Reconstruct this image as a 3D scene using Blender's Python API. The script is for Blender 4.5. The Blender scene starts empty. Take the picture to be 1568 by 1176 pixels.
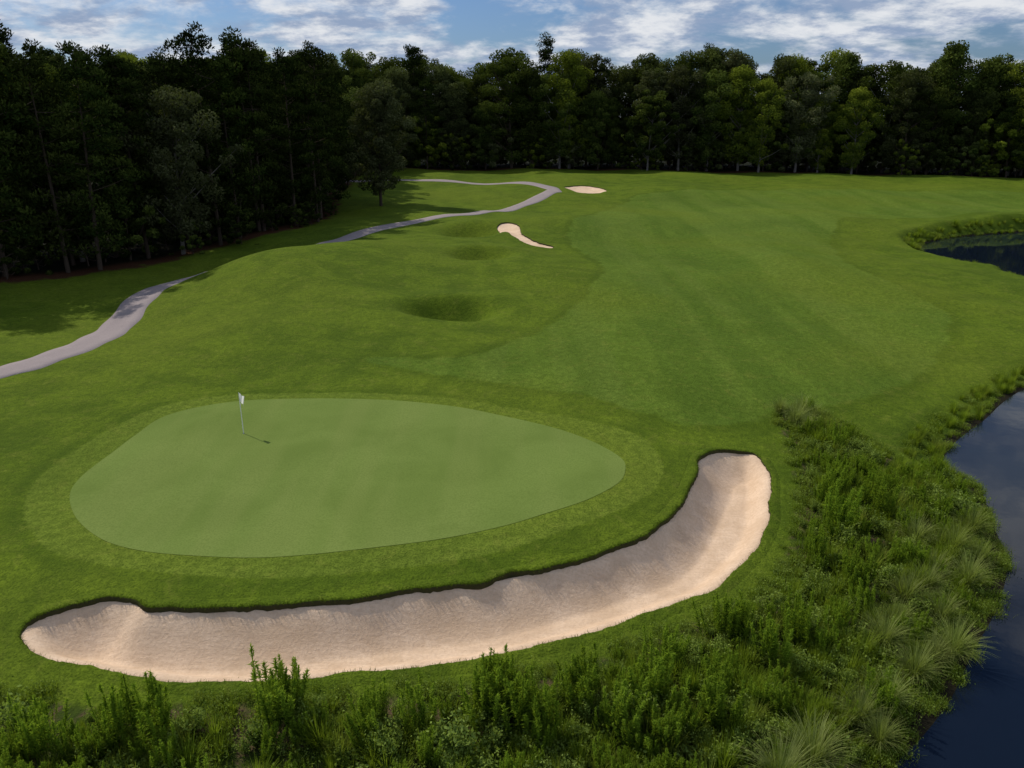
import bpy, math, numpy as np
from mathutils import Vector, Matrix
R=np.random.RandomState
rad=math.radians
scene=bpy.context.scene
def PT(s): return np.array([[float(a) for a in p.split(',')] for p in s.split()])
# ------------------------------------------------------------------ site survey (metres, x east, y north)
GREEN=PT("-18.3,29.1 -18.7,30.5 -18.7,32.2 -18.6,33.8 -18.5,36.0 -18.2,38.0 -17.0,39.4 -14.9,40.4 -12.1,40.7 -8.8,40.6 -5.1,40.1 -2.2,39.1 0.2,37.8 2.5,36.2 4.1,34.4 5.0,32.7 5.0,31.4 4.5,30.1 3.1,28.6 1.2,27.3 -0.8,26.2 -3.2,25.3 -5.5,24.7 -7.8,24.4 -10.1,24.3 -12.5,24.5 -14.4,25.1 -15.8,26.0 -17.2,27.4")
COLLAR=PT("-19.6,28.0 -20.5,30.4 -20.6,33.1 -20.2,36.2 -19.1,39.4 -16.6,41.2 -12.3,41.7 -8.3,41.6 -3.8,40.9 -0.1,39.4 2.9,38.0 5.1,36.6 6.4,35.2 6.8,33.1 6.7,31.4 5.9,29.5 4.3,27.8 2.1,26.2 -0.3,24.8 -3.1,23.8 -5.9,23.2 -9.0,23.0 -12.0,23.3 -14.5,23.9 -16.7,24.8 -18.2,26.2")
BU=PT("-15.4,20.6 -15.5,21.2 -15.0,21.6 -14.2,21.9 -13.3,22.1 -12.4,21.9 -11.8,21.5 -11.1,21.5 -9.6,21.5 -8.1,21.7 -6.5,21.8 -4.8,22.1 -3.4,22.5 -1.4,23.0 0.4,23.6 2.2,24.3 3.7,25.2 5.1,26.2 6.4,27.8 7.3,29.5 8.2,31.7 8.8,33.3 9.8,34.3 10.9,34.6 11.8,34.4 11.8,32.6 11.2,30.5 10.5,28.4 9.4,26.4 8.3,25.0 7.0,23.6 5.7,22.9 4.5,22.2 3.3,21.6 2.0,21.0 0.3,20.4 -1.1,19.9 -2.6,19.6 -4.4,19.3 -5.9,19.1 -7.4,18.9 -9.3,18.9 -10.9,19.1 -12.6,19.4 -13.9,19.7 -14.8,20.1")
BUZ=[-.5,-.4,-.2,-.05]+[0]*17+[-.1,-.2,-.3,-.5,-.6,-.7]+[-.8]*17+[-.7,-.6]
B2=PT("-1.9,103.6 -0.6,104.6 0.9,102.5 1.1,97.2 2.6,93.6 4.6,91.0 4.3,90.1 2.2,91.6 0.4,95.0 -1.0,98.8")
B3=PT("10.6,162.6 13.7,166.2 17.2,163.8 18.6,157.6 16.6,152.4 12.6,154.6")
PATH=PT("-40,33 -36,39 -33.0,44.3 -31.5,45.8 -30.5,48.1 -29.9,51.9 -30.2,56.1 -30.8,60.0 -31.8,65.2 -32.6,70.9 -31.4,75.4 -30.3,79.4 -26.7,83.0 -24.3,87.0 -22.1,93.7 -18.9,101.9 -14.9,110.3 -8.1,118.0 -2.5,126.6 2.9,136.7 7.2,149.5 8.2,156.8 6.4,162.1 0.8,170.6 -7.7,175.3 -15.0,178.5 -23.9,180.1 -34,181 -50,184")
P1=PT("62,58 48,57 38.8,51.8 33.0,47.7 29.8,45.0 26.9,42.0 24.0,39.3 22.3,37.4 21.0,35.4 21.2,34.0 21.6,33.1 20.3,29.9 19.1,26.8 16.9,23.8 14.9,21.6 13.0,19.4 11.3,17.8 9.9,16.5 8.5,13 7,8 8,-14 60,-14 80,10 80,42")
P2=PT("51.3,98.2 52.4,102.2 57.7,107.7 63.2,111.2 74.9,115.7 84,117 100,116 106,96 95,78 75,70 58,72 52.9,80.0 53.8,84.1 52.0,87.8 51.1,93.2")
FW=PT("-9.4,47.9 -3.5,48.3 -0.2,52.1 3.3,57.5 5.8,63.9 8.3,71.9 9.3,78.4 8.3,85.9 6.8,95.1 8.4,106.2 13.4,120.1 19.8,138.0 26.2,149.0 60,158 95,150 88,126 75.7,122 50,115 42,103 38.7,95.1 34.5,80 35.5,66.4 34.4,59.5 24.9,46.2 16.7,40.4 10.6,37.5 7.4,38.0 4.2,41.0 -3.3,44.3")
MARSH=PT("-30,22 -24,17.6 -15.3,18.3 -14.2,18.4 -11.1,17.8 -9.4,18.1 -7.5,18.2 -5.6,18.4 -2.6,18.7 -0.7,19.1 1.4,19.7 3.5,20.5 5.6,21.6 7.6,22.8 9.2,24.0 11.0,26.9 12.7,31.0 13.8,35.5 14.6,39.6 16.3,40.5 17.7,38.8 18.4,36.2 19.4,35.0 21.4,34.6 21.6,33.1 20.3,29.9 19.1,26.8 16.9,23.8 14.9,21.6 13.0,19.4 11.3,17.8 9.9,16.5 8.5,13 7,8 6,2 -30,2")
TL=PT("-110,20 -92,34 -74,52 -60,64 -50.5,74 -45.6,79.4 -41.5,85.0 -36.3,96.3 -31.0,107.6 -28.5,119 -30,134 -33,150 -36,180 -40,214")
TF=PT("-170,232 -80,222 -28.5,215.6 -4.2,215.6 37.1,212.5 76.0,202.1 119.4,188.3 160,170 190,135")
def smooth(P,n=5,closed=True):
    N=len(P);out=[]
    rng=range(N) if closed else range(N-1)
    for i in rng:
        if closed: a,b,c,d=P[(i-1)%N],P[i],P[(i+1)%N],P[(i+2)%N]
        else: a,b,c,d=P[max(i-1,0)],P[i],P[i+1],P[min(i+2,N-1)]
        for k in range(n):
            t=k/n
            out.append(.5*((2*b)+(c-a)*t+(2*a-5*b+4*c-d)*t*t+(3*b-a-3*c+d)*t**3))
    if not closed: out.append(P[-1])
    return np.array(out)
def sdf(P,X,Y,m=4.0,closed=True):
    m=float(m);sh=X.shape; x=X.ravel(); y=Y.ravel(); out=np.full(x.shape,-m,dtype=float)
    mk_=(x>P[:,0].min()-m)&(x<P[:,0].max()+m)&(y>P[:,1].min()-m)&(y<P[:,1].max()+m)
    px,py=x[mk_],y[mk_]
    if len(px)==0: return out.reshape(sh)
    d2=np.full(px.shape,1e18); ins=np.zeros(px.shape,bool)
    N=len(P)
    for i in range(N if closed else N-1):
        a=P[i];b=P[(i+1)%N];e=b-a;L=max(e@e,1e-12)
        t=np.clip(((px-a[0])*e[0]+(py-a[1])*e[1])/L,0,1)
        d2=np.minimum(d2,(px-a[0]-t*e[0])**2+(py-a[1]-t*e[1])**2)
        if a[1]!=b[1]:
            c=((a[1]>py)!=(b[1]>py))
            xi=a[0]+(py-a[1])*e[0]/(e[1] if abs(e[1])>1e-9 else 1e-9)
            ins^=c&(px<xi)
    d=np.sqrt(d2)
    if closed: d=np.where(ins,d,-d)
    else: d=-d
    out[mk_]=np.maximum(d,-m)
    return out.reshape(sh)
def ss(a,b,x):
    t=np.clip((x-a)/(b-a),0,1); return t*t*(3-2*t)
sG,sC,sB2,sB3,sP1,sP2,sF,sM=[smooth(p,4) for p in (GREEN,COLLAR,B2,B3,P1,P2,FW,MARSH)]
sB=smooth(BU,6)
LIP=sB[:24*6+1]; BOT=np.vstack([sB[24*6:],sB[:1]])
# ------------------------------------------------------------------ relief
CP=[(-48.9,73.7,-.8),(-41.1,76.8,-.8),(-35.8,88.4,-.7),(-30,93.9,-.5),(-31.3,45.5,-.1),(-30.3,59,-.2),(-33.1,71.8,-.5),(-30.9,79.4,-.9),(-27,84,-.9),(-24.5,88,-.6),(-28.3,71.5,.5),(-26.3,75,1.2),(-23.5,79,1.7),(-20.5,84,1.7),(-18,90,1.2),(-24.9,64.6,.7),(-20.4,68.5,1.4),(-17,71.4,1.7),(-12.4,81,1.6),(-12,63.3,1.0),(-15.5,54.1,.6),(-21.7,51.7,.3),(-4.9,68.5,.9),(4.5,80.9,.4),(14.8,82,.2),(-6.4,51.7,.2),(-7.1,101.9,1.1),(1.5,108,1.3),(2,99,.9),(2,90,.3),(1.5,116.9,.7),(7.7,143.6,.4),(-17.3,114.3,-.1),(-10.1,147,.3),(25.7,146,.5),(61.4,146,.5),(80.2,137.1,.3),(28.7,82.5,.1),(20.2,56.3,0),(11.8,42,0),(19.7,43.1,-.5),(27,46,-1.2),(15.3,36.2,-.8),(38.4,73.9,-.1),(40.8,69.1,-.3),(45.2,106.2,.4),(44.2,93.9,-.4),(35.8,58.2,-.5),(36.1,52.9,-1.1),
(-20,24,-.15),(-24,32,.05),(-26,20,-.5),(-15.5,17.5,-.95),(-8,17.6,-1.1),(0,18.6,-1.1),(6,20.5,-1.15),(10,23,-1.2),(12.5,27,-1.2),(14,31,-1.1),(-12,12,-1.3),(0,10,-1.3),(-20,10,-1.2),(6,14,-1.35),(14,22,-1.4),(18,28,-1.4),(19.5,32.5,-1.35),(13,39,-.4),(-12,46,.05),(-25,42,0),(-40,52,-.3),(-60,60,-.5),(-40,30,-.2),(-70,20,-.4),
(-60,100,-.5),(-60,150,0),(-35,130,-.3),(-30,160,.2),(-100,100,0),(-100,200,.3),(0,200,.5),(60,200,.5),(120,190,.3),(160,150,.2),(130,100,0),(115,60,-.3),(90,60,-.4),(70,64,-.5),(0,-20,-1.3),(-60,-20,-1),(60,-25,-1.4),(0,260,.5),(150,260,.5),(-150,260,.5),(-200,50,0),(220,50,0),(60,120,.2),(80,122,.3),(20,120,.4),(30,105,.25),(9,165,.9),(14,170,1.2),(16,149,.3),(-14,33,.12),(-6,33,.1),(0,32,.05),(-10,38,.15),(-10,26,.0),(-2,44,.1),(8,36,0)]
for i in range(0,len(BU),2): CP.append((BU[i,0],BU[i,1],BUZ[i]))
for i in range(0,len(COLLAR),3): CP.append((COLLAR[i,0],COLLAR[i,1],0.03))
CP=np.array(CP); cc=2.5
def _phi(ax,ay,bx,by): return np.sqrt((ax-bx)**2+(ay-by)**2+cc*cc)
NCP=len(CP);A=np.ones((NCP+1,NCP+1));A[NCP,NCP]=0
A[:NCP,:NCP]=_phi(CP[:,0][:,None],CP[:,1][:,None],CP[:,0][None],CP[:,1][None])-np.eye(NCP)*.35
Wt=np.linalg.solve(A,np.append(CP[:,2],0))
def base(X,Y):
    sh=X.shape;x=X.ravel();y=Y.ravel();o=np.full(x.shape,Wt[NCP],dtype=float)
    for i in range(NCP): o+=Wt[i]*_phi(x,y,CP[i,0],CP[i,1])
    far=ss(200,330,np.maximum(np.abs(x),y)); o=o*(1-far)+.4*far
    for (hx,hy,rx,ry,d) in ((-5.1,60.8,3.2,2.0,1.6),(-3.2,81.3,2.8,2.3,1.3),(-5.0,101.3,3.4,3.6,2.0)):
        q=((x-hx)/rx)**2+((y-hy)/ry)**2
        o-=d*np.exp(-q**1.5); o+=.45*np.exp(-((x-hx)/(rx*1.6))**2-((y-hy-ry*1.35)/(ry*1.1))**2)
    am=ss(42,60,y)*(1-ss(200,260,y))
    o+=am*(.24*np.sin(x*.21+1.3*np.sin(y*.09))+.22*np.sin(y*.17+.8*np.sin(x*.13)+1)+.11*np.sin(x*.45+y*.33+np.sin(y*.2)))
    o+=.015*np.sin(x*1.1+np.sin(y*.7)*2)*np.sin(y*.9+1)
    d1=sdf(sP1,X,Y,5).ravel();d2=sdf(sP2,X,Y,5).ravel();d=np.maximum(d1,d2)
    sh_=1-ss(0,2.2,-d); o=o*(1-sh_)+(-1.56)*sh_
    o=np.where(d>0,-1.56-1.2*ss(0,3.0,d),o)
    return o.reshape(sh)
def sandz(X,Y,which,B=None):
    if B is None: B=base(X,Y)
    if which==1:
        dl=-sdf(LIP,X,Y,6,False);db=-sdf(BOT,X,Y,6,False)
        wd=1.5+.10*np.sin(X*.7+Y*.4)
        f=np.clip(dl/wd,0,1); f=f*.7+.3*(f*f*(3-2*f))
        zf=(B-.13)*(1-f)+(-1.3)*f
        k=ss(0,1.0,db)
        return (B-.04)*(1-k)+zf*k+.012*np.sin(X*2.3+np.sin(Y*3))*np.sin(Y*2.9+X)
    P=sB2 if which==2 else sB3
    d=sdf(P,X,Y,5)
    return B-.12-.35*ss(-.2,2.2,d)
BUNK=((1,sB,1.0),(2,sB2,2.0),(3,sB3,3.0))
def ground(X,Y):
    B=base(X,Y);o=B.copy()
    for w,P,k in BUNK:
        d=sdf(P,X,Y,5)
        m=ss(-.3*k,.1*k,d)
        o=np.where(d>-.3*k,B*(1-m)+(np.minimum(sandz(X,Y,w,B),B)-.35)*m,o)
    return o
def hz(x,y):
    return ground(np.array(x,float),np.array(y,float))
# ------------------------------------------------------------------ mesh helpers
def mk(name,V,F,mats,T=None,MI=None,smoothf=False,attrs=None,link=True,loc=None):
    V=np.asarray(V,dtype=np.float32);F=np.asarray(F,dtype=np.int32);k=F.shape[1]
    me=bpy.data.meshes.new(name)
    me.vertices.add(len(V));me.vertices.foreach_set('co',V.ravel())
    me.loops.add(F.size);me.loops.foreach_set('vertex_index',F.ravel())
    me.polygons.add(len(F));me.polygons.foreach_set('loop_start',np.arange(0,F.size,k,dtype=np.int32))
    if MI is not None: me.polygons.foreach_set('material_index',np.asarray(MI,dtype=np.int32))
    me.polygons.foreach_set('use_smooth',np.full(len(F),smoothf))
    for m in mats: me.materials.append(m)
    if T is not None:
        a=me.attributes.new('tint','FLOAT','POINT');a.data.foreach_set('value',np.asarray(T,dtype=np.float32))
    if attrs:
        for kx,v in attrs.items():
            a=me.attributes.new(kx,'FLOAT','POINT');a.data.foreach_set('value',np.asarray(v,dtype=np.float32).ravel())
    me.update(calc_edges=True)
    if not link: return me
    ob=bpy.data.objects.new(name,me);scene.collection.objects.link(ob)
    if loc is not None: ob.location=loc
    return ob
class Acc:
    def __init__(s): s.V=[];s.F=[];s.T=[];s.M=[];s.n=0
    def add(s,V,F,T,m):
        s.V.append(V);s.F.append(np.asarray(F)+s.n);s.n+=len(V)
        s.T.append(np.broadcast_to(T,(len(V),)).copy());s.M.append(np.full(len(F),m))
    def mesh(s,name,mats,**k):
        return mk(name,np.vstack(s.V),np.vstack(s.F),mats,np.concatenate(s.T),np.concatenate(s.M),link=False,**k)
def tube(acc,P,rd,sides,m=0,T=.5):
    P=np.asarray(P,float);V=[];
    for i,p in enumerate(P):
        t=P[min(i+1,len(P)-1)]-P[max(i-1,0)];t=t/(np.linalg.norm(t)+1e-9)
        a=np.cross(t,[.3,1,.2]);a/=np.linalg.norm(a)+1e-9;b=np.cross(t,a)
        for s in range(sides):
            an=2*math.pi*s/sides;V.append(p+rd[i]*(a*math.cos(an)+b*math.sin(an)))
    F=[]
    for i in range(len(P)-1):
        for s in range(sides):
            s2=(s+1)%sides;F.append((i*sides+s,i*sides+s2,(i+1)*sides+s2,(i+1)*sides+s))
    acc.add(np.array(V),F,T,m)
def unit(v): return v/(np.linalg.norm(v,axis=-1,keepdims=True)+1e-9)
def leaves(acc,C,L,W,r,T,m=1,D=None,bias=.0):
    N=len(C);a=r.normal(size=(N,3))
    if D is not None: a=a*(1-bias)+D*bias*1.7
    a=unit(a);b=unit(np.cross(a,r.normal(size=(N,3))))
    L=np.broadcast_to(L,(N,))[:,None]*r.uniform(.7,1.3,(N,1));W=np.broadcast_to(W,(N,))[:,None]*r.uniform(.7,1.3,(N,1))
    V=np.stack([C-a*L/2,C+b*W/2,C+a*L/2,C-b*W/2],1).reshape(-1,3)
    F=np.arange(4*N).reshape(-1,4)
    acc.add(V,F,np.repeat(np.broadcast_to(T,(N,)),4),m)
def blades(acc,Bp,D,L,W,bend,r,T,m=0,seg=3):
    N=len(Bp);L=np.broadcast_to(L,(N,));bend=np.broadcast_to(bend,(N,));W=np.broadcast_to(W,(N,))
    sd=np.stack([-D[:,1],D[:,0],np.zeros(N)],1);pts=[];p=Bp.copy()
    for k in range(seg+1):
        w=W*(1-.85*k/seg)
        pts.append(p-sd*w[:,None]/2);pts.append(p+sd*w[:,None]/2)
        ang=bend*(k+.6)/seg*1.9
        st=(L/seg)[:,None]*(D*np.sin(ang)[:,None]+np.array([0,0,1.])*np.cos(ang)[:,None])
        p=p+st
    V=np.stack(pts,1).reshape(-1,3);nv=2*(seg+1)
    F=[]
    for k in range(seg): F.append(np.stack([np.arange(N)*nv+2*k,np.arange(N)*nv+2*k+1,np.arange(N)*nv+2*k+3,np.arange(N)*nv+2*k+2],1))
    tt=np.repeat(np.broadcast_to(T,(N,)),nv)+np.tile(np.repeat(np.linspace(-.25,.25,seg+1),2),N)
    acc.add(V,np.vstack(F),tt,m)
# ------------------------------------------------------------------ materials
class NT:
    def __init__(s,name):
        s.m=bpy.data.materials.new(name);s.m.use_nodes=True;s.t=s.m.node_tree;s.t.nodes.clear()
        s.out=s.n('ShaderNodeOutputMaterial')
    def n(s,ty,**k):
        x=s.t.nodes.new(ty)
        for a,b in k.items(): setattr(x,a,b)
        return x
    def l(s,a,b): s.t.links.new(a,b)
    def setin(s,sock,v):
        if isinstance(v,bpy.types.NodeSocket): s.l(v,sock)
        elif isinstance(v,tuple) and len(v)==3 and sock.type=='RGBA': sock.default_value=(*v,1)
        else: sock.default_value=v
    def math(s,op,a,b=0,c=0,cl=False):
        x=s.n('ShaderNodeMath',operation=op,use_clamp=cl)
        s.setin(x.inputs[0],a);s.setin(x.inputs[1],b);s.setin(x.inputs[2],c);return x.outputs[0]
    def mix(s,f,a,b,bt='MIX'):
        x=s.n('ShaderNodeMix',data_type='RGBA',blend_type=bt);x.clamp_factor=True
        s.setin(x.inputs[0],f);s.setin(x.inputs[6],a);s.setin(x.inputs[7],b);return x.outputs[2]
    def noise(s,sc,det=3,rough=.55,vec=None,dist=0):
        x=s.n('ShaderNodeTexNoise');x.inputs['Scale'].default_value=sc;x.inputs['Detail'].default_value=det
        x.inputs['Roughness'].default_value=rough;x.inputs['Distortion'].default_value=dist
        if vec is not None: s.l(vec,x.inputs['Vector'])
        return x.outputs['Fac']
    def mr(s,v,a,b,c=0,d=1):
        x=s.n('ShaderNodeMapRange',interpolation_type='SMOOTHSTEP');s.setin(x.inputs[0],v)
        for i,q in enumerate((a,b,c,d)): x.inputs[i+1].default_value=q
        return x.outputs[0]
    def attr(s,nm): return s.n('ShaderNodeAttribute',attribute_name=nm).outputs['Fac']
    def pos(s): return s.n('ShaderNodeNewGeometry').outputs['Position']
    def vmap(s,vec,scale=(1,1,1),rot=(0,0,0)):
        x=s.n('ShaderNodeMapping');s.l(vec,x.inputs[0]);x.inputs['Scale'].default_value=scale;x.inputs['Rotation'].default_value=rot;return x.outputs[0]
    def bump(s,h,st,dist):
        x=s.n('ShaderNodeBump');x.inputs['Strength'].default_value=st;x.inputs['Distance'].default_value=dist;s.l(h,x.inputs['Height']);return x.outputs[0]
    def principled(s,col,ro=.9,nrm=None,spec=.2):
        x=s.n('ShaderNodeBsdfPrincipled');s.setin(x.inputs['Base Color'],col);s.setin(x.inputs['Roughness'],ro)
        x.inputs['Specular IOR Level'].default_value=spec
        if nrm is not None: s.l(nrm,x.inputs['Normal'])
        s.l(x.outputs[0],s.out.inputs[0]);return x
def turf():
    s=NT('turf');p=s.pos()
    big=s.noise(.045,3,.5,p);med=s.noise(.35,3,.6,p,.5);sm=s.noise(3.0,3,.65,p);fine=s.noise(13,2,.75,p);
    rough=s.mix(s.mr(med,.35,.65),(.074,.118,.009),(.116,.172,.013))
    fair=s.mix(s.mr(med,.3,.7),(.094,.154,.017),(.122,.192,.024))
    st=s.noise(.28,2,.5,s.vmap(p,(1,.06,1),(0,0,-.35)))
    st2=s.noise(.20,2,.5,s.vmap(p,(1,.05,1),(0,0,.75)))
    fair=s.mix(s.mr(st,.44,.56,0,.50),fair,(.070,.126,.014))
    fair=s.mix(s.mr(st2,.50,.58,0,.40),fair,(.140,.200,.034))
    edge=s.math('ADD',s.attr('sd_fair'),s.math('MULTIPLY',s.math('SUBTRACT',med,.5),2.0))
    col=s.mix(s.mr(edge,-.25,.25),rough,fair)
    band=s.math('SUBTRACT',1,s.math('ABSOLUTE',s.math('MULTIPLY',s.math('ADD',edge,.35),1.6)),cl=True)
    col=s.mix(s.math('MULTIPLY',band,.45),col,(.045,.080,.006))
    ce=s.math('ADD',s.attr('sd_collar'),s.math('MULTIPLY',s.math('SUBTRACT',sm,.5),.25))
    col=s.mix(s.mr(ce,-.08,.10,0,.9),col,(.138,.195,.024))
    ring=s.math('SUBTRACT',1,s.math('MULTIPLY',s.math('ABSOLUTE',s.math('ADD',ce,.35)),2.2),cl=True)
    col=s.mix(s.math('MULTIPLY',ring,.5),col,(.050,.090,.007))
    col=s.mix(s.mr(big,.45,.65,0,.50),col,(.140,.182,.018))
    col=s.mix(s.mr(big,.50,.32,0,.35),col,(.052,.090,.010))
    patch=s.noise(.9,4,.7,p,1.0)
    col=s.mix(s.mr(patch,.50,.75,0,.45),col,(.180,.200,.035))
    col=s.mix(s.mr(sm,.35,.65,.42,0),col,(.038,.066,.006))
    col=s.mix(s.mr(fine,.32,.60,.62,0),col,(.030,.054,.005))
    mm=s.math('ADD',s.attr('sd_marsh'),s.math('MULTIPLY',s.math('SUBTRACT',s.noise(1.2,3,.6,p),.5),1.6))
    soil=s.mix(s.mr(patch,.45,.62),(.035,.055,.010),(.100,.072,.044))
    col=s.mix(s.mr(mm,-.25,.35),col,soil)
    we=s.math('ADD',s.attr('sd_water'),s.math('MULTIPLY',s.math('SUBTRACT',sm,.5),.8))
    col=s.mix(s.mr(we,-1.3,-.5,0,.6),col,(.040,.070,.008))
    col=s.mix(s.mr(we,-.35,-.05),col,(.018,.016,.010))
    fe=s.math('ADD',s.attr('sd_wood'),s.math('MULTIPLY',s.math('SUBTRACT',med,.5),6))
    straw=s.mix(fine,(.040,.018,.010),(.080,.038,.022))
    wood=s.mix(s.mr(s.attr('sd_wood'),1.5,4),straw,(.010,.012,.005))  # deeper floor painted near black, standing in for shade under the trees
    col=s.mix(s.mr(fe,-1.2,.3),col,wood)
    h=s.math('ADD',s.math('MULTIPLY',fine,.6),sm)
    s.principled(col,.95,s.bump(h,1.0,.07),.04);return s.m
def greenmat():
    s=NT('putting_turf');p=s.pos()
    med=s.noise(.25,3,.55,p,.6);fine=s.noise(14,3,.6,p);st=s.noise(.5,2,.5,s.vmap(p,(1,.12,1),(0,0,.5)))
    col=s.mix(s.mr(med,.3,.7),(.112,.165,.034),(.136,.194,.044))
    col=s.mix(s.mr(st,.4,.6,0,.4),col,(.162,.208,.055))
    col=s.mix(s.mr(fine,.35,.6,.40,0),col,(.078,.120,.022))
    s.principled(col,.9,s.bump(fine,.35,.02),.05);return s.m
def sandmat():
    s=NT('sand');p=s.pos()
    a=s.noise(.8,4,.6,p);b=s.noise(9,4,.7,p);c=s.noise(5,3,.6,s.vmap(p,(.25,2.2,1),(0,0,.35)));f=s.noise(60,2,.6,p)
    col=s.mix(s.mr(a,.3,.7),(.57,.425,.30),(.70,.54,.40))
    col=s.mix(s.mr(b,.35,.6,.35,0),col,(.44,.31,.21))
    col=s.mix(s.mr(c,.4,.62,.2,0),col,(.46,.33,.23))
    h=s.math('ADD',s.math('ADD',b,s.math('MULTIPLY',c,.4)),s.math('MULTIPLY',f,.3))
    s.principled(col,.95,s.bump(h,.6,.05),.1);return s.m
def pathmat():
    s=NT('path_concrete');p=s.pos()
    col=s.mix(s.noise(.6,5,.7,p),(.21,.18,.19),(.31,.27,.275))
    col=s.mix(s.mr(s.noise(12,4,.7,p),.4,.6,.25,0),col,(.14,.125,.125))
    s.principled(col,.9,s.bump(s.noise(30,3,.6,p),.4,.02),.2);return s.m
def foliage(name,d,l,alt,altamt=.6,trans=.3,var=.3,tcol=(.26,.36,.015)):
    s=NT(name)
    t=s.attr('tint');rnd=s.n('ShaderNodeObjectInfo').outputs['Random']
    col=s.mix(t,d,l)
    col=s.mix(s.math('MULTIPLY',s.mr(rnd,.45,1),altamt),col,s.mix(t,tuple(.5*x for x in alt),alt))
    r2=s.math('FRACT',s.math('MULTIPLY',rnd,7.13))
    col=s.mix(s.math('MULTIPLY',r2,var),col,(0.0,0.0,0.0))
    df=s.n('ShaderNodeBsdfDiffuse');s.l(col,df.inputs[0])
    if trans<=0: s.l(df.outputs[0],s.out.inputs[0]);return s.m
    tr=s.n('ShaderNodeBsdfTranslucent');s.l(s.mix(.5,col,tcol),tr.inputs[0])
    mx=s.n('ShaderNodeMixShader');mx.inputs[0].default_value=trans;s.l(df.outputs[0],mx.inputs[1]);s.l(tr.outputs[0],mx.inputs[2])
    s.l(mx.outputs[0],s.out.inputs[0]);return s.m
def barkmat(name,a,b):
    s=NT(name);p=s.pos();nz=s.noise(3,2,.7,s.vmap(p,(2,2,.4)))
    s.principled(s.mix(nz,a,b),.95,None,.1);return s.m
def plain(name,c,ro=.5):
    s=NT(name);s.principled(s.mix(s.noise(20,2,.5,s.pos()),tuple(.9*x for x in c),c),ro);return s.m
def watermat():
    s=NT('pond_water');p=s.pos()
    w=s.math('ADD',s.noise(1.2,3,.5,p),s.math('MULTIPLY',s.noise(.25,2,.5,p),1.5))
    x=s.principled((.005,.009,.018),.03,s.bump(w,.05,.05),.5);x.inputs['IOR'].default_value=1.33;return s.m
M_turf=turf();M_green=greenmat();M_sand=sandmat();M_path=pathmat();M_water=watermat()
M_soil=barkmat('soil_edge',(.024,.030,.009),(.055,.048,.022))
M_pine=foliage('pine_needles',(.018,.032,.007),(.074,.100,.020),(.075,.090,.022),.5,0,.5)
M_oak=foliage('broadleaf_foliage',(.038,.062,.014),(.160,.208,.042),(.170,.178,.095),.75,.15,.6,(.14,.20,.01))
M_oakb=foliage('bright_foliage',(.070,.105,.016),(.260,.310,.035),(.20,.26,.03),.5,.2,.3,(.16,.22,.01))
M_bark=barkmat('bark',(.04,.028,.020),(.09,.07,.055))
M_barkg=barkmat('grey_bark',(.10,.09,.08),(.22,.20,.18))
M_fen=foliage('fennel_leaf',(.065,.125,.012),(.270,.410,.040),(.210,.35,.03),.5,.5)
M_fou=foliage('plume_grass_leaf',(.110,.150,.030),(.380,.440,.150),(.28,.36,.08),.5,.45)
M_shr=foliage('shrub_leaf',(.060,.110,.016),(.280,.380,.080),(.22,.32,.08),.5,.4)
M_sed=foliage('sedge_leaf',(.060,.110,.010),(.250,.360,.035),(.30,.31,.09),.5,.5)
M_lip=foliage('turf_blade',(.025,.045,.006),(.090,.145,.012),(.07,.11,.01),.2,.3)
# ------------------------------------------------------------------ ground sheet
def geo(a,b,st,g=1.35):
    o=[];x=a
    while abs(x-a)<abs(b-a): x+=st;st*=g;o.append(x)
    return o
ys=list(np.arange(-30,8,1.0))+list(np.arange(8,48,.2))+list(np.arange(48,110,.4))+list(np.arange(110,230,1.0));ys=sorted(geo(-30,-200,-2))+ys+geo(229,1600,2)
xs=list(np.arange(-90,-32,.8))+list(np.arange(-32,42,.25))+list(np.arange(42,130,.6));xs=sorted(geo(-90,-1500,-1.5))+xs+geo(130,1500,1.5)
X,Y=np.meshgrid(np.array(xs),np.array(ys));Z=ground(X,Y)
WOOD1=np.vstack([TL,[[-38,260],[-400,260],[-400,20]]]);WOOD2=np.vstack([TF,[[260,120],[400,400],[-400,400],[-300,240]]])
def attrs(X,Y):
    return dict(sd_fair=sdf(sF,X,Y,4),sd_collar=sdf(sC,X,Y,4),sd_marsh=sdf(sM,X,Y,4),
        sd_water=np.maximum(sdf(sP1,X,Y,4),sdf(sP2,X,Y,4)),sd_wood=np.maximum(sdf(WOOD1,X,Y,6),sdf(WOOD2,X,Y,6)))
ny,nx=X.shape;idx=np.arange(ny*nx).reshape(ny,nx)
F=np.stack([idx[:-1,:-1],idx[:-1,1:],idx[1:,1:],idx[1:,:-1]],-1).reshape(-1,4)
mk('ground',np.stack([X,Y,Z],-1).reshape(-1,3),F,[M_turf],smoothf=True,attrs=attrs(X,Y))
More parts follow.
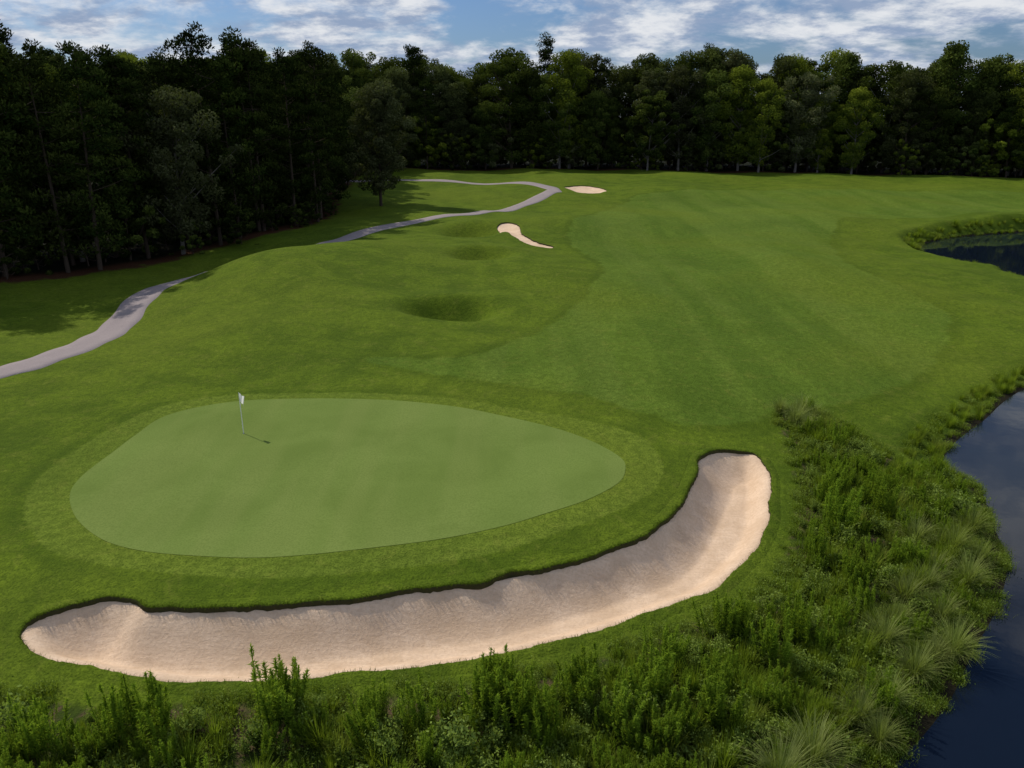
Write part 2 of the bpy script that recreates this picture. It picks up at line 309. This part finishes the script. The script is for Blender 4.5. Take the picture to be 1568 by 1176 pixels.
def sheet(name,P,res,zf,mat,grow=0):
    x0,y0=P.min(0)-res*2-grow;x1,y1=P.max(0)+res*2+grow
    gx,gy=np.meshgrid(np.arange(x0,x1,res),np.arange(y0,y1,res));d=sdf(P,gx,gy,5)+grow;z=zf(gx,gy)
    m,k=gx.shape;V=list(zip(gx.ravel().tolist(),gy.ravel().tolist(),z.ravel().tolist()));D=d.ravel().tolist()
    FF=[];cache={};used={}
    out=[]
    def vid(i):
        if i not in used: used[i]=len(out);out.append(V[i])
        return used[i]
    def cut(i,j):
        key=(min(i,j),max(i,j))
        if key not in cache:
            t=D[i]/(D[i]-D[j]);cache[key]=len(out);out.append(tuple(V[i][q]+t*(V[j][q]-V[i][q]) for q in range(3)))
        return cache[key]
    for a in range(m-1):
        for b in range(k-1):
            i=a*k+b;q=(i,i+1,i+k+1,i+k)
            ds=[D[w] for w in q]
            if max(ds)<=0: continue
            if min(ds)>0: FF.append([vid(w) for w in q]);continue
            pl=[]
            for w in range(4):
                c,e=q[w],q[(w+1)%4]
                if D[c]>0: pl.append(vid(c))
                if (D[c]>0)!=(D[e]>0): pl.append(cut(c,e))
            if len(pl)>=3: FF.append(pl)
    me=bpy.data.meshes.new(name);me.from_pydata(out,[],FF);me.materials.append(mat)
    me.polygons.foreach_set('use_smooth',np.ones(len(FF),bool));me.update()
    ob=bpy.data.objects.new(name,me);scene.collection.objects.link(ob);return ob
sheet('putting_green',sG,.2,lambda x,y:base(x,y)+.012,M_green)
def ribbon(P,k,which):
    Q=[];N=len(P)
    for i in range(N):
        a=P[i];b=P[(i+1)%N];m=max(1,int(np.linalg.norm(b-a)/(.1*k)))
        for j in range(m): Q.append(a+(b-a)*j/m)
    Q=np.array(Q);t=unit(np.roll(Q,-3,0)-np.roll(Q,3,0));nrm=np.stack([t[:,1],-t[:,0]],1)
    ar=.5*np.sum(P[:,0]*np.roll(P[:,1],-1)-np.roll(P[:,0],-1)*P[:,1])
    if ar<0: nrm=-nrm
    r=R(5);jit=(np.convolve(r.normal(size=len(Q)+8),np.ones(9)/9,'valid')*.12*k)[:,None]
    rows=[];E=Q+nrm*jit
    for off,dz in ((.55*k,-.03),(.40*k,.008),(.22*k,.03),(.05,.035),(0,.02)):
        p=E+nrm*off if off<.3*k else Q+nrm*off
        rows.append(np.column_stack([p,base(p[:,0],p[:,1])+dz]))
    p=E-nrm*.03;rows.append(np.column_stack([p,base(p[:,0],p[:,1])-.05]))
    p=E-nrm*.02;rows.append(np.column_stack([p,sandz(p[:,0],p[:,1],which)-.12]))
    V=np.vstack(rows);n=len(Q);F=[];MI=[]
    for a in range(len(rows)-1):
        for i in range(n):
            j=(i+1)%n;F.append((a*n+i,a*n+j,(a+1)*n+j,(a+1)*n+i));MI.append(0 if a<4 else 1)
    ob=mk('turf_edge',V,F,[M_turf,M_soil],MI=MI,smoothf=True,attrs=attrs(V[:,0],V[:,1]))
    return ob,Q,nrm,E
for w,P,k in BUNK:
    b=sheet('sand_bunker',P,.1 if w==1 else .3,lambda x,y:sandz(x,y,w),M_sand,grow=.12*k)
    e,Q,nrm,E=ribbon(P,k,w);e.parent=b
    if w==1:
        r=R(3);a=Acc();N=9000;ii=r.randint(0,len(Q),N)
        dl=-sdf(LIP,E[ii,0],E[ii,1],6,False)
        keep=(dl<.3)|(r.rand(N)<.35);ii=ii[keep];N=len(ii)
        off=r.uniform(-.02,.12,(N,1));p=E[ii]+nrm[ii]*off+r.normal(0,.03,(N,2))
        D=np.column_stack([-nrm[ii]+r.normal(0,.5,(N,2)),np.zeros(N)]);D=unit(D)
        blades(a,np.column_stack([p,base(p[:,0],p[:,1])+.0]),D,r.uniform(.06,.15,N),.014,r.uniform(.5,1.5,N),r,r.rand(N))
        me=a.mesh('turf_fringe',[M_lip]);o=bpy.data.objects.new('turf_fringe',me);scene.collection.objects.link(o);o.parent=b
C=smooth(PATH,8,False);t=unit(np.gradient(C,axis=0));nr=np.stack([-t[:,1],t[:,0]],1)
hw=1.35+.10*np.sin(np.arange(len(C))*.7)
V=[];offs=[-1.06,-1,-.5,0,.5,1,1.06]
for o in offs:
    p=C+nr*(hw*o)[:,None];z=base(p[:,0],p[:,1])+(.05 if abs(o)<=1 else -.06);V.append(np.column_stack([p,z]))
n=len(C);V=np.vstack(V);F=[(a*n+i,a*n+i+1,(a+1)*n+i+1,(a+1)*n+i) for a in range(len(offs)-1) for i in range(n-1)]
mk('cart_path',V,F,[M_path],smoothf=True)
mk('pond_water',[(4,-40,-1.6),(130,-40,-1.6),(130,130,-1.6),(4,130,-1.6)],[(0,1,2,3)],[M_water])
# ------------------------------------------------------------------ flag
M_white=plain('white_paint',(.8,.8,.8));M_dark=plain('cup_dark',(.02,.02,.02))
M_cloth=foliage('flag_cloth_white',(.85,.85,.85),(.9,.9,.9),(.9,.9,.9),0,.45,0,(.9,.9,.9))
fz=float(hz([-13.2],[35.6])[0])+.012
fl=bpy.data.objects.new('golf_flag',None);scene.collection.objects.link(fl);fl.location=(-13.2,35.6,fz)
a=Acc();tube(a,[(0,0,-.1),(0,0,1),(0,0,2.12),(0,0,2.16)],[.019,.019,.017,.004],10);o=bpy.data.objects.new('pole',a.mesh('pole',[M_white]));scene.collection.objects.link(o);o.parent=fl
V=[];U=14;W=14
for i in range(U+1):
    for j in range(W+1):
        u=i/U;v=j/W
        x=.02+u*.22*(1-.35*v*u); zz=2.11-v*.42-u*.20*(1+.3*v); y=.05*math.sin(u*9+v*2)*(.3+u)
        V.append((x,y,zz))
F=[(i*(W+1)+j,(i+1)*(W+1)+j,(i+1)*(W+1)+j+1,i*(W+1)+j+1) for i in range(U) for j in range(W)]
o=mk('flag_cloth',V,F,[M_cloth],smoothf=True);o.parent=fl
a=Acc();tube(a,[(0,0,.004),(0,0,.0045)],[.054,.0],20);o=bpy.data.objects.new('cup',a.mesh('cup',[M_dark]));scene.collection.objects.link(o);o.parent=fl
# ------------------------------------------------------------------ trees
def pine(seed,H=23,low=.3,Rm=3.6,nc=90):
    r=R(seed);a=Acc()
    bx,by=r.normal(0,.4,2);zs=np.linspace(0,1,8)
    tp=np.stack([bx*zs**2,by*zs**2,zs*H*.97],1);tube(a,tp,.26*(1-zs*.88),7,0,.4)
    for i in range(nc):
        t=low+(1-low)*((i+.5)/nc)**.8;z=H*t
        s=(t-low)/(1-low);prof=(.7+.4*math.sin(math.pi*s))*(1-s**5*.55)
        rr=Rm*prof*r.uniform(.2,1.1);an=i*2.4+r.normal(0,.5)
        c=np.array([bx*t*t+rr*math.cos(an),by*t*t+rr*math.sin(an),z+r.normal(0,.6)+rr*.1*(1-2*s*s)])
        b0=np.array([bx*t*t,by*t*t,z-rr*.25])
        if i%2==0: tube(a,[b0,(b0+c)/2+[0,0,-.1],c],[.06,.04,.015],3,0,.4)
        cr=r.uniform(.8,1.45)*(1-.15*s);N=int(85*cr)
        d=unit(r.normal(size=(N,3)));q=d*(r.rand(N,1)**.4)*cr*[1,1,.65]
        tn=r.uniform(.0,.9);leaves(a,c+q,.42,.17,r,np.clip(tn*.6+.4*d[:,2]+r.uniform(-.2,.2,N),0,1),1,d+[0,0,.5],.5)  # clump tops tinted lighter, undersides darker: top light put into the needle colour
    return a.mesh('pine_tree',[M_bark,M_pine])
def broad(seed,H=26,Rc=5.5,low=.22,nc=85,mat=M_oak,bark=M_bark,ls=.46,per=95,name='broadleaf_tree'):
    r=R(seed);a=Acc()
    zs=np.linspace(0,1,6);bx,by=r.normal(0,.8,2);th=H*.7
    tube(a,np.stack([bx*zs**2,by*zs**2,zs*th],1),.38*H/26*(1-zs*.8),8,0,.5)
    ph=r.uniform(0,6.28,4)
    for i in range(nc):
        s=(i+.5)/nc; zf=low+(1-low)*s**.8
        an=i*2.39996+r.normal(0,.4)
        ag=s*.80+.14;pr=max(math.sin(math.pi*min(1,ag)),.02)**.5
        lob=1+.22*math.sin(2*an+ph[0]+s*4)+.15*math.sin(3*an+ph[1]-s*6)
        rr=Rc*pr*lob*(r.uniform(.5,1.05) if i%3 else r.uniform(.1,.5))
        c=np.array([bx+rr*math.cos(an),by+rr*math.sin(an),H*zf+r.normal(0,.5)])
        if i%3==1:
            zb=min(th*.95,max(H*.15,c[2]-rr*.8-1));k=zb/th;b0=np.array([bx*k*k,by*k*k,zb]);mid=(b0+c)/2+[0,0,-.3]
            tube(a,[b0,mid,c],[.14*H/26,.09*H/26,.03],4,0,.5)
        cr=r.uniform(1.1,2.3)*H/26;N=int(per*(cr*26/H)**1.3)
        d=unit(r.normal(size=(N,3)));q=d*(r.rand(N,1)**.3)*cr*[1,1,.75]
        tn=r.uniform(.0,.8);leaves(a,c+q,ls,ls*.65,r,np.clip(tn*.7+.4*d[:,2]+r.uniform(-.15,.2,N),0,1),1,d,.2)  # leaves on top of each clump coloured lighter, as if lit from above
    return a.mesh(name,[bark,mat])
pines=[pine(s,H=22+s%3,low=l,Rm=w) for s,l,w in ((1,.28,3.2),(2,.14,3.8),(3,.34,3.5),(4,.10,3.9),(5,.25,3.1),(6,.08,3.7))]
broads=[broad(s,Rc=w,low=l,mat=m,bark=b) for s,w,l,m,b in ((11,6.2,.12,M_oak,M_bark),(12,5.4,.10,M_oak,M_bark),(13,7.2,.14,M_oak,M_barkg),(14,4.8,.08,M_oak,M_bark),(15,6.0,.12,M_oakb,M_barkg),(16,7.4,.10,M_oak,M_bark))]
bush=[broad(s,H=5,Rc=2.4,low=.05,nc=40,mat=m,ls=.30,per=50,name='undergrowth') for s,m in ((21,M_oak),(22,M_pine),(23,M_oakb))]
def inst(me,x,y,z,sc,parent,r,name=None,szz=None,tilt=.03):
    o=bpy.data.objects.new(name or me.name,me);scene.collection.objects.link(o)
    o.location=(x,y,z);o.rotation_euler=(r.normal(0,tilt),r.normal(0,tilt),r.uniform(0,6.283))
    o.scale=(sc,sc,szz or sc)
    if parent: o.parent=parent
    return o
def empty(nm):
    e=bpy.data.objects.new(nm,None);scene.collection.objects.link(e);return e
def rows(line,depths,sp,r,side=1):
    L=smooth(line,6,False);seg=np.linalg.norm(np.diff(L,axis=0),axis=1);cum=np.append(0,np.cumsum(seg));out=[]
    for di,dp in enumerate(depths):
        s=r.uniform(0,sp)
        while s<cum[-1]:
            x=np.interp(s,cum,L[:,0]);y=np.interp(s,cum,L[:,1])
            e=.5;tx=np.interp(s+e,cum,L[:,0])-np.interp(s-e,cum,L[:,0]);ty=np.interp(s+e,cum,L[:,1])-np.interp(s-e,cum,L[:,1])
            q=math.hypot(tx,ty)+1e-9
            out.append((x-ty/q*dp*side+r.normal(0,1.1),y+tx/q*dp*side+r.normal(0,1.1),di));s+=sp*r.uniform(.65,1.35)
    return out
r=R(77);pf=empty('pine_forest')
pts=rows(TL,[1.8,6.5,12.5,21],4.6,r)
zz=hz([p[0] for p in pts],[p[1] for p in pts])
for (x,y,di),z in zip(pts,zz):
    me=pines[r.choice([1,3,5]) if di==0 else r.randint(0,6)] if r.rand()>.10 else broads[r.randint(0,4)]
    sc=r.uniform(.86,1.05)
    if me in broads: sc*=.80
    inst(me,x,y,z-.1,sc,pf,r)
pts=rows(TL,[1.0,5,11],4.0,r);zz=hz([p[0] for p in pts],[p[1] for p in pts])
for (x,y,di),z in zip(pts,zz):
    if r.rand()<(.5 if di==0 else .97): inst(bush[r.choice([0,1,1])],x,y,z-.2,r.uniform(.5,1.1)*(1 if di==0 else 1.7),pf,r)
tf=empty('distant_tree_line')
pts=rows(TF,[2,9,18],6.2,r);zz=hz([p[0] for p in pts],[p[1] for p in pts])
for (x,y,di),z in zip(pts,zz):
    me=broads[r.randint(0,6)] if r.rand()>.12 else pines[r.randint(0,6)]
    sc=r.uniform(.84,1.10)*(1.0 if di==0 else 1.05)
    if me in pines: sc*=1.24
    if di==0 and r.rand()<.4: sc*=.76
    inst(me,x,y,z-.2,sc,tf,r)
pts=rows(TF,[.5,5,13,24],5,r);zz=hz([p[0] for p in pts],[p[1] for p in pts])
for (x,y,di),z in zip(pts,zz):
    if r.rand()<(.6 if di==0 else .99): inst(bush[r.choice([0,1,2,0])],x,y,z-.4,r.uniform(.8,1.6)*(1,1.8,1.9,2.2)[di],tf,r)
oak=broad(31,H=19,Rc=4.6,low=.14,nc=110,per=110,ls=.36,mat=M_oak,name='oak_tree')
inst(oak,-22.3,136,float(hz([-22.5],[136])[0])-.1,1.0,None,r,'oak_tree',tilt=0)
gt=broad(32,H=17,Rc=5.5,low=.2,nc=90,bark=M_barkg,name='moss_oak_tree')
inst(gt,34.7,208,float(hz([34.7],[208])[0])-.1,1.05,None,r,'moss_oak_tree',tilt=0)
# ------------------------------------------------------------------ waterside plants
def fennel(seed):
    r=R(seed);a=Acc()
    for i in range(18):
        x,y=r.normal(0,.24,2);h=r.uniform(1.1,1.9);lx,ly=r.normal(0,.12,2)+np.array([x,y])*.35
        tube(a,[(x,y,0),(x+lx*.4,y+ly*.4,h*.5),(x+lx,y+ly,h)],[.012,.009,.003],3,0,.3)
        N=130;t=r.uniform(.12,1,N)**.8;w=.13*np.maximum(np.sin(np.pi*np.clip(t*.9+.12,0,1)),.01)**.7
        d=unit(np.column_stack([r.normal(size=(N,2)),np.full(N,.9)]))
        c=np.column_stack([x+lx*t,y+ly*t,h*t])+d*(w*r.rand(N))[:,None]
        leaves(a,c,.17,.028,r,np.clip(-.1+1.0*t+r.uniform(-.2,.2,N),0,1),0,d,.7)
    return a.mesh('dog_fennel',[M_fen])
def fountain(seed,L=1.25,N=480):
    r=R(seed);a=Acc();an=r.uniform(0,6.283,N);D=np.stack([np.cos(an),np.sin(an),np.zeros(N)],1)
    b=D*r.uniform(0,.16,(N,1))
    blades(a,b,D,L*r.uniform(.5,1.1,N),.018,r.uniform(.10,1.05,N)**1.2,r,r.uniform(.1,.8,N),0,4)
    return a.mesh('plume_grass',[M_fou])
def sedge(seed,L=.95,N=160,sp=.25):
    r=R(seed);a=Acc();an=r.uniform(0,6.283,N);D=np.stack([np.cos(an),np.sin(an),np.zeros(N)],1)
    b=D*r.uniform(0,sp,(N,1));blades(a,b,D,L*r.uniform(.5,1.1,N),.026,r.uniform(.05,.6,N),r,r.uniform(.1,.9,N),0,3)
    return a.mesh('sedge',[M_sed])
def shrub(seed,h=1.0,N=700):
    r=R(seed);a=Acc()
    for i in range(16):
        an=r.uniform(0,6.28);q=r.uniform(.1,.5);hh=h*r.uniform(.55,1.1);tip=np.array([q*math.cos(an),q*math.sin(an),hh])
        tube(a,[(0,0,0),tip*[.4,.4,.55],tip],[.015,.01,.004],3,0,.2)
        n_=N//16;t=r.uniform(.25,1,n_);c=tip*t[:,None]+r.normal(0,.09,(n_,3))
        leaves(a,c,.10,.06,r,np.clip(.0+.8*t+r.uniform(-.2,.3,n_),0,1),0)
    return a.mesh('leafy_shrub',[M_shr])
def weed(seed):
    r=R(seed);a=Acc();N=120;c=np.column_stack([r.normal(0,.24,(N,2)),r.uniform(.03,.38,N)]);leaves(a,c,.10,.05,r,np.clip(c[:,2]*2.2+r.uniform(-.2,.2,N),0,1),0)
    N=90;an=r.uniform(0,6.283,N);D=np.stack([np.cos(an),np.sin(an),np.zeros(N)],1);b=np.column_stack([r.normal(0,.2,(N,2)),np.zeros(N)])
    blades(a,b,D,r.uniform(.2,.6,N),.022,r.uniform(.1,.8,N),r,r.uniform(.1,.8,N),1,2)
    return a.mesh('weeds',[M_shr,M_sed])
fens=[fennel(s) for s in (1,2,3,4)];fous=[fountain(s) for s in (1,2,3)];seds=[sedge(s) for s in (1,2,3)];shrs=[shrub(s) for s in (1,2,3)];weeds=[weed(s) for s in (1,2,3,4)]
r=R(9)
FE=PT("-0.5,17.6 -0.1,17.9 -0.8,18.0 0.1,17.5 -0.4,18.1 -0.9,17.5 -6.5,17.5 -6.3,17.8 7.2,21.0 7.4,21.4 6.9,21.2 14.0,30.9 14.4,31.2 13.6,30.3 1.8,18.2 2.2,18.6 8.0,20.1 -12.4,16.4 10.7,18.4 -2.6,17.3 0.7,17.2 4.1,18.4 -9.8,17.0 11.5,26 15.5,29.5 12.5,24.5 4.8,20 -3.8,17.4 -10.6,16.8 2.9,17.3 9.3,21.2 5.9,17.5 13.2,28.2")
FO=PT("12.4,19.9 15.8,25.4 16.8,24.9 7.9,16.2 9.9,18.0 12.9,22.2 16.0,38.9 14.6,22.6 15.2,37.6 18.0,26.3 14.1,20.9 17.3,26.9 13.4,20.7 11,18.6 15.0,24.4 14.5,39.6 6.8,15.6 18.9,28.6 12.0,21.2 16.1,27.5 10.2,17.2 13.9,23.6 14.9,38.4 15.6,39.5")
SH=PT("-8.8,17.3 -3.4,16.4 19.2,29.9 18.6,30.3 15.3,35.2 8.8,22.6 10.1,21.9 -5.7,17.4 17.5,30.5 3.3,17.7 -1.5,16.4 16.5,33.5 -13.6,17.1 13,27")
def put(P,protos,nm,a,b):
    z=hz(P[:,0],P[:,1])
    for (x,y),zz_ in zip(P,z): inst(protos[r.randint(len(protos))],x,y,max(float(zz_),-1.62)-.03,r.uniform(a,b),None,r,nm,tilt=.06)
put(FE,fens,'dog_fennel',.85,1.3);put(FO,fous,'plume_grass',.9,1.3);put(SH,shrs,'leafy_shrub',.8,1.3)
mv=empty('marsh_vegetation')
N=12000;px=r.uniform(-24,22,N);py=r.uniform(11,41,N);d=sdf(sM,px,py,3)
patch=np.sin(px*.9+np.sin(py*.7)*2)*np.sin(py*.8+np.sin(px*.5)*2)
bare=np.exp(-(((px+13)/1.8)**2+((py-17.9)/.6)**2))
k=(d>-.35)&(r.rand(N)<np.where(py<15,.3,.8))&(r.rand(N)>bare*1.1);px,py,d,patch=px[k],py[k],d[k],patch[k]
z=hz(px,py)
for x,y,dd,pa,zv in zip(px,py,d,patch,z):
    u=r.rand();hs=min(1,.35+.45*max(dd,0));zv=max(float(zv),-1.62)-.03
    if u<.38 or dd<.15: inst(weeds[r.randint(4)],x,y,zv,r.uniform(.7,1.4)*min(1,.55+.4*max(dd,0)),mv,r,tilt=.1)
    elif u<.68: inst(seds[r.randint(3)],x,y,zv,r.uniform(.5,1.1)*hs,mv,r,tilt=.1)
    elif u<(.88 if pa>-.1 else .74): inst(fens[r.randint(4)],x,y,zv,r.uniform(.4,.8)*hs,mv,r,tilt=.1)
    else: inst(shrs[r.randint(3)],x,y,zv,r.uniform(.4,.9)*hs,mv,r,tilt=.1)
sv=empty('shoreline_grass')
def shore(P,i0,i1,dens,wd,sc):
    Q=smooth(P,5)[i0*5:i1*5];pp=[]
    for a_,b_ in zip(Q[:-1],Q[1:]):
        L=np.linalg.norm(b_-a_);nn=np.array([-(b_-a_)[1],(b_-a_)[0]])/L
        for _ in range(int(L*dens*2)+2):
            pp.append(a_+(b_-a_)*r.rand()+nn*r.uniform(-wd,wd))
    pp=np.array(pp);dd=sdf(P,pp[:,0],pp[:,1],5);pp=pp[dd<.25];zq=hz(pp[:,0],pp[:,1])
    for p,z_ in zip(pp,zq): inst((weeds+seds)[r.randint(7)],p[0],p[1],max(float(z_),-1.62)-.02,r.uniform(.5,1)*sc,sv,r,tilt=.1)
shore(P1,1,9,4.5,1.5,.85);shore(P2,0,5,2.5,1.4,1.1);shore(P2,11,14,2.5,.9,.8)
# ------------------------------------------------------------------ light, sky
el=46;S=Vector((-.78*math.cos(rad(el)),.63*math.cos(rad(el)),math.sin(rad(el)))).normalized()
sun=bpy.data.lights.new('sun','SUN');sun.energy=3.8;sun.angle=rad(.6);sun.color=(1,.91,.77)
so=bpy.data.objects.new('sun',sun);scene.collection.objects.link(so);so.rotation_euler=S.to_track_quat('Z','Y').to_euler();so.location=(-30,30,60)
w=bpy.data.worlds.new("World");scene.world=w;w.use_nodes=True;t=w.node_tree;t.nodes.clear()
def N_(ty,**k):
    x=t.nodes.new(ty)
    for a,b in k.items(): setattr(x,a,b)
    return x
sky=N_('ShaderNodeTexSky',sky_type='NISHITA');sky.sun_disc=False;sky.sun_elevation=rad(el);sky.sun_rotation=math.atan2(-.78,.63)%(2*math.pi);sky.air_density=1.0;sky.dust_density=1.0
tc=N_('ShaderNodeTexCoord');sp=N_('ShaderNodeSeparateXYZ');t.links.new(tc.outputs['Generated'],sp.inputs[0])
ad=N_('ShaderNodeMath',operation='ADD');ad.inputs[1].default_value=.24;mx0=N_('ShaderNodeMath',operation='MAXIMUM');mx0.inputs[1].default_value=0
t.links.new(sp.outputs[2],mx0.inputs[0]);t.links.new(mx0.outputs[0],ad.inputs[0])
dv=[]
for i in (0,1):
    q=N_('ShaderNodeMath',operation='DIVIDE');t.links.new(sp.outputs[i],q.inputs[0]);t.links.new(ad.outputs[0],q.inputs[1]);dv.append(q)
cb=N_('ShaderNodeCombineXYZ');t.links.new(dv[0].outputs[0],cb.inputs[0]);t.links.new(dv[1].outputs[0],cb.inputs[1])
nz=N_('ShaderNodeTexNoise');nz.inputs['Scale'].default_value=1.9;nz.inputs['Detail'].default_value=8;nz.inputs['Roughness'].default_value=.62;nz.inputs['Distortion'].default_value=.3;t.links.new(cb.outputs[0],nz.inputs['Vector'])
mr=N_('ShaderNodeMapRange',interpolation_type='SMOOTHSTEP');mr.inputs[1].default_value=.38;mr.inputs[2].default_value=.56;t.links.new(nz.outputs['Fac'],mr.inputs[0])
nz2=N_('ShaderNodeTexNoise');nz2.inputs['Scale'].default_value=5.0;nz2.inputs['Detail'].default_value=7;nz2.inputs['Roughness'].default_value=.62;t.links.new(cb.outputs[0],nz2.inputs['Vector'])
mr2=N_('ShaderNodeMapRange',interpolation_type='SMOOTHSTEP');mr2.inputs[1].default_value=.38;mr2.inputs[2].default_value=.62;t.links.new(nz2.outputs['Fac'],mr2.inputs[0])
cm=N_('ShaderNodeMix',data_type='RGBA');t.links.new(mr2.outputs[0],cm.inputs[0]);cm.inputs[6].default_value=(3.8,4.9,7.0,1);cm.inputs[7].default_value=(10.2,10.5,11.0,1)
sk2=N_('ShaderNodeMix',data_type='RGBA',blend_type='MULTIPLY');sk2.inputs[0].default_value=1;t.links.new(sky.outputs[0],sk2.inputs[6]);sk2.inputs[7].default_value=(.52,.72,1.08,1)
mm=N_('ShaderNodeMix',data_type='RGBA');t.links.new(mr.outputs[0],mm.inputs[0]);t.links.new(sk2.outputs[2],mm.inputs[6]);t.links.new(cm.outputs[2],mm.inputs[7])
bg=N_('ShaderNodeBackground');bg.inputs[1].default_value=.075;t.links.new(mm.outputs[2],bg.inputs[0]);wo=N_('ShaderNodeOutputWorld');t.links.new(bg.outputs[0],wo.inputs[0])
# ------------------------------------------------------------------ camera
cam=bpy.data.cameras.new('camera');cam.sensor_width=36;cam.lens=27.55;cam.clip_end=4000;cam.clip_start=.1
co=bpy.data.objects.new('camera',cam);scene.collection.objects.link(co);co.location=(0,0,15.1);co.rotation_euler=(rad(90-19.2),0,0);scene.camera=co
scene.view_settings.view_transform='Standard';scene.view_settings.look='None';scene.view_settings.exposure=0
print('objs',len(bpy.data.objects))
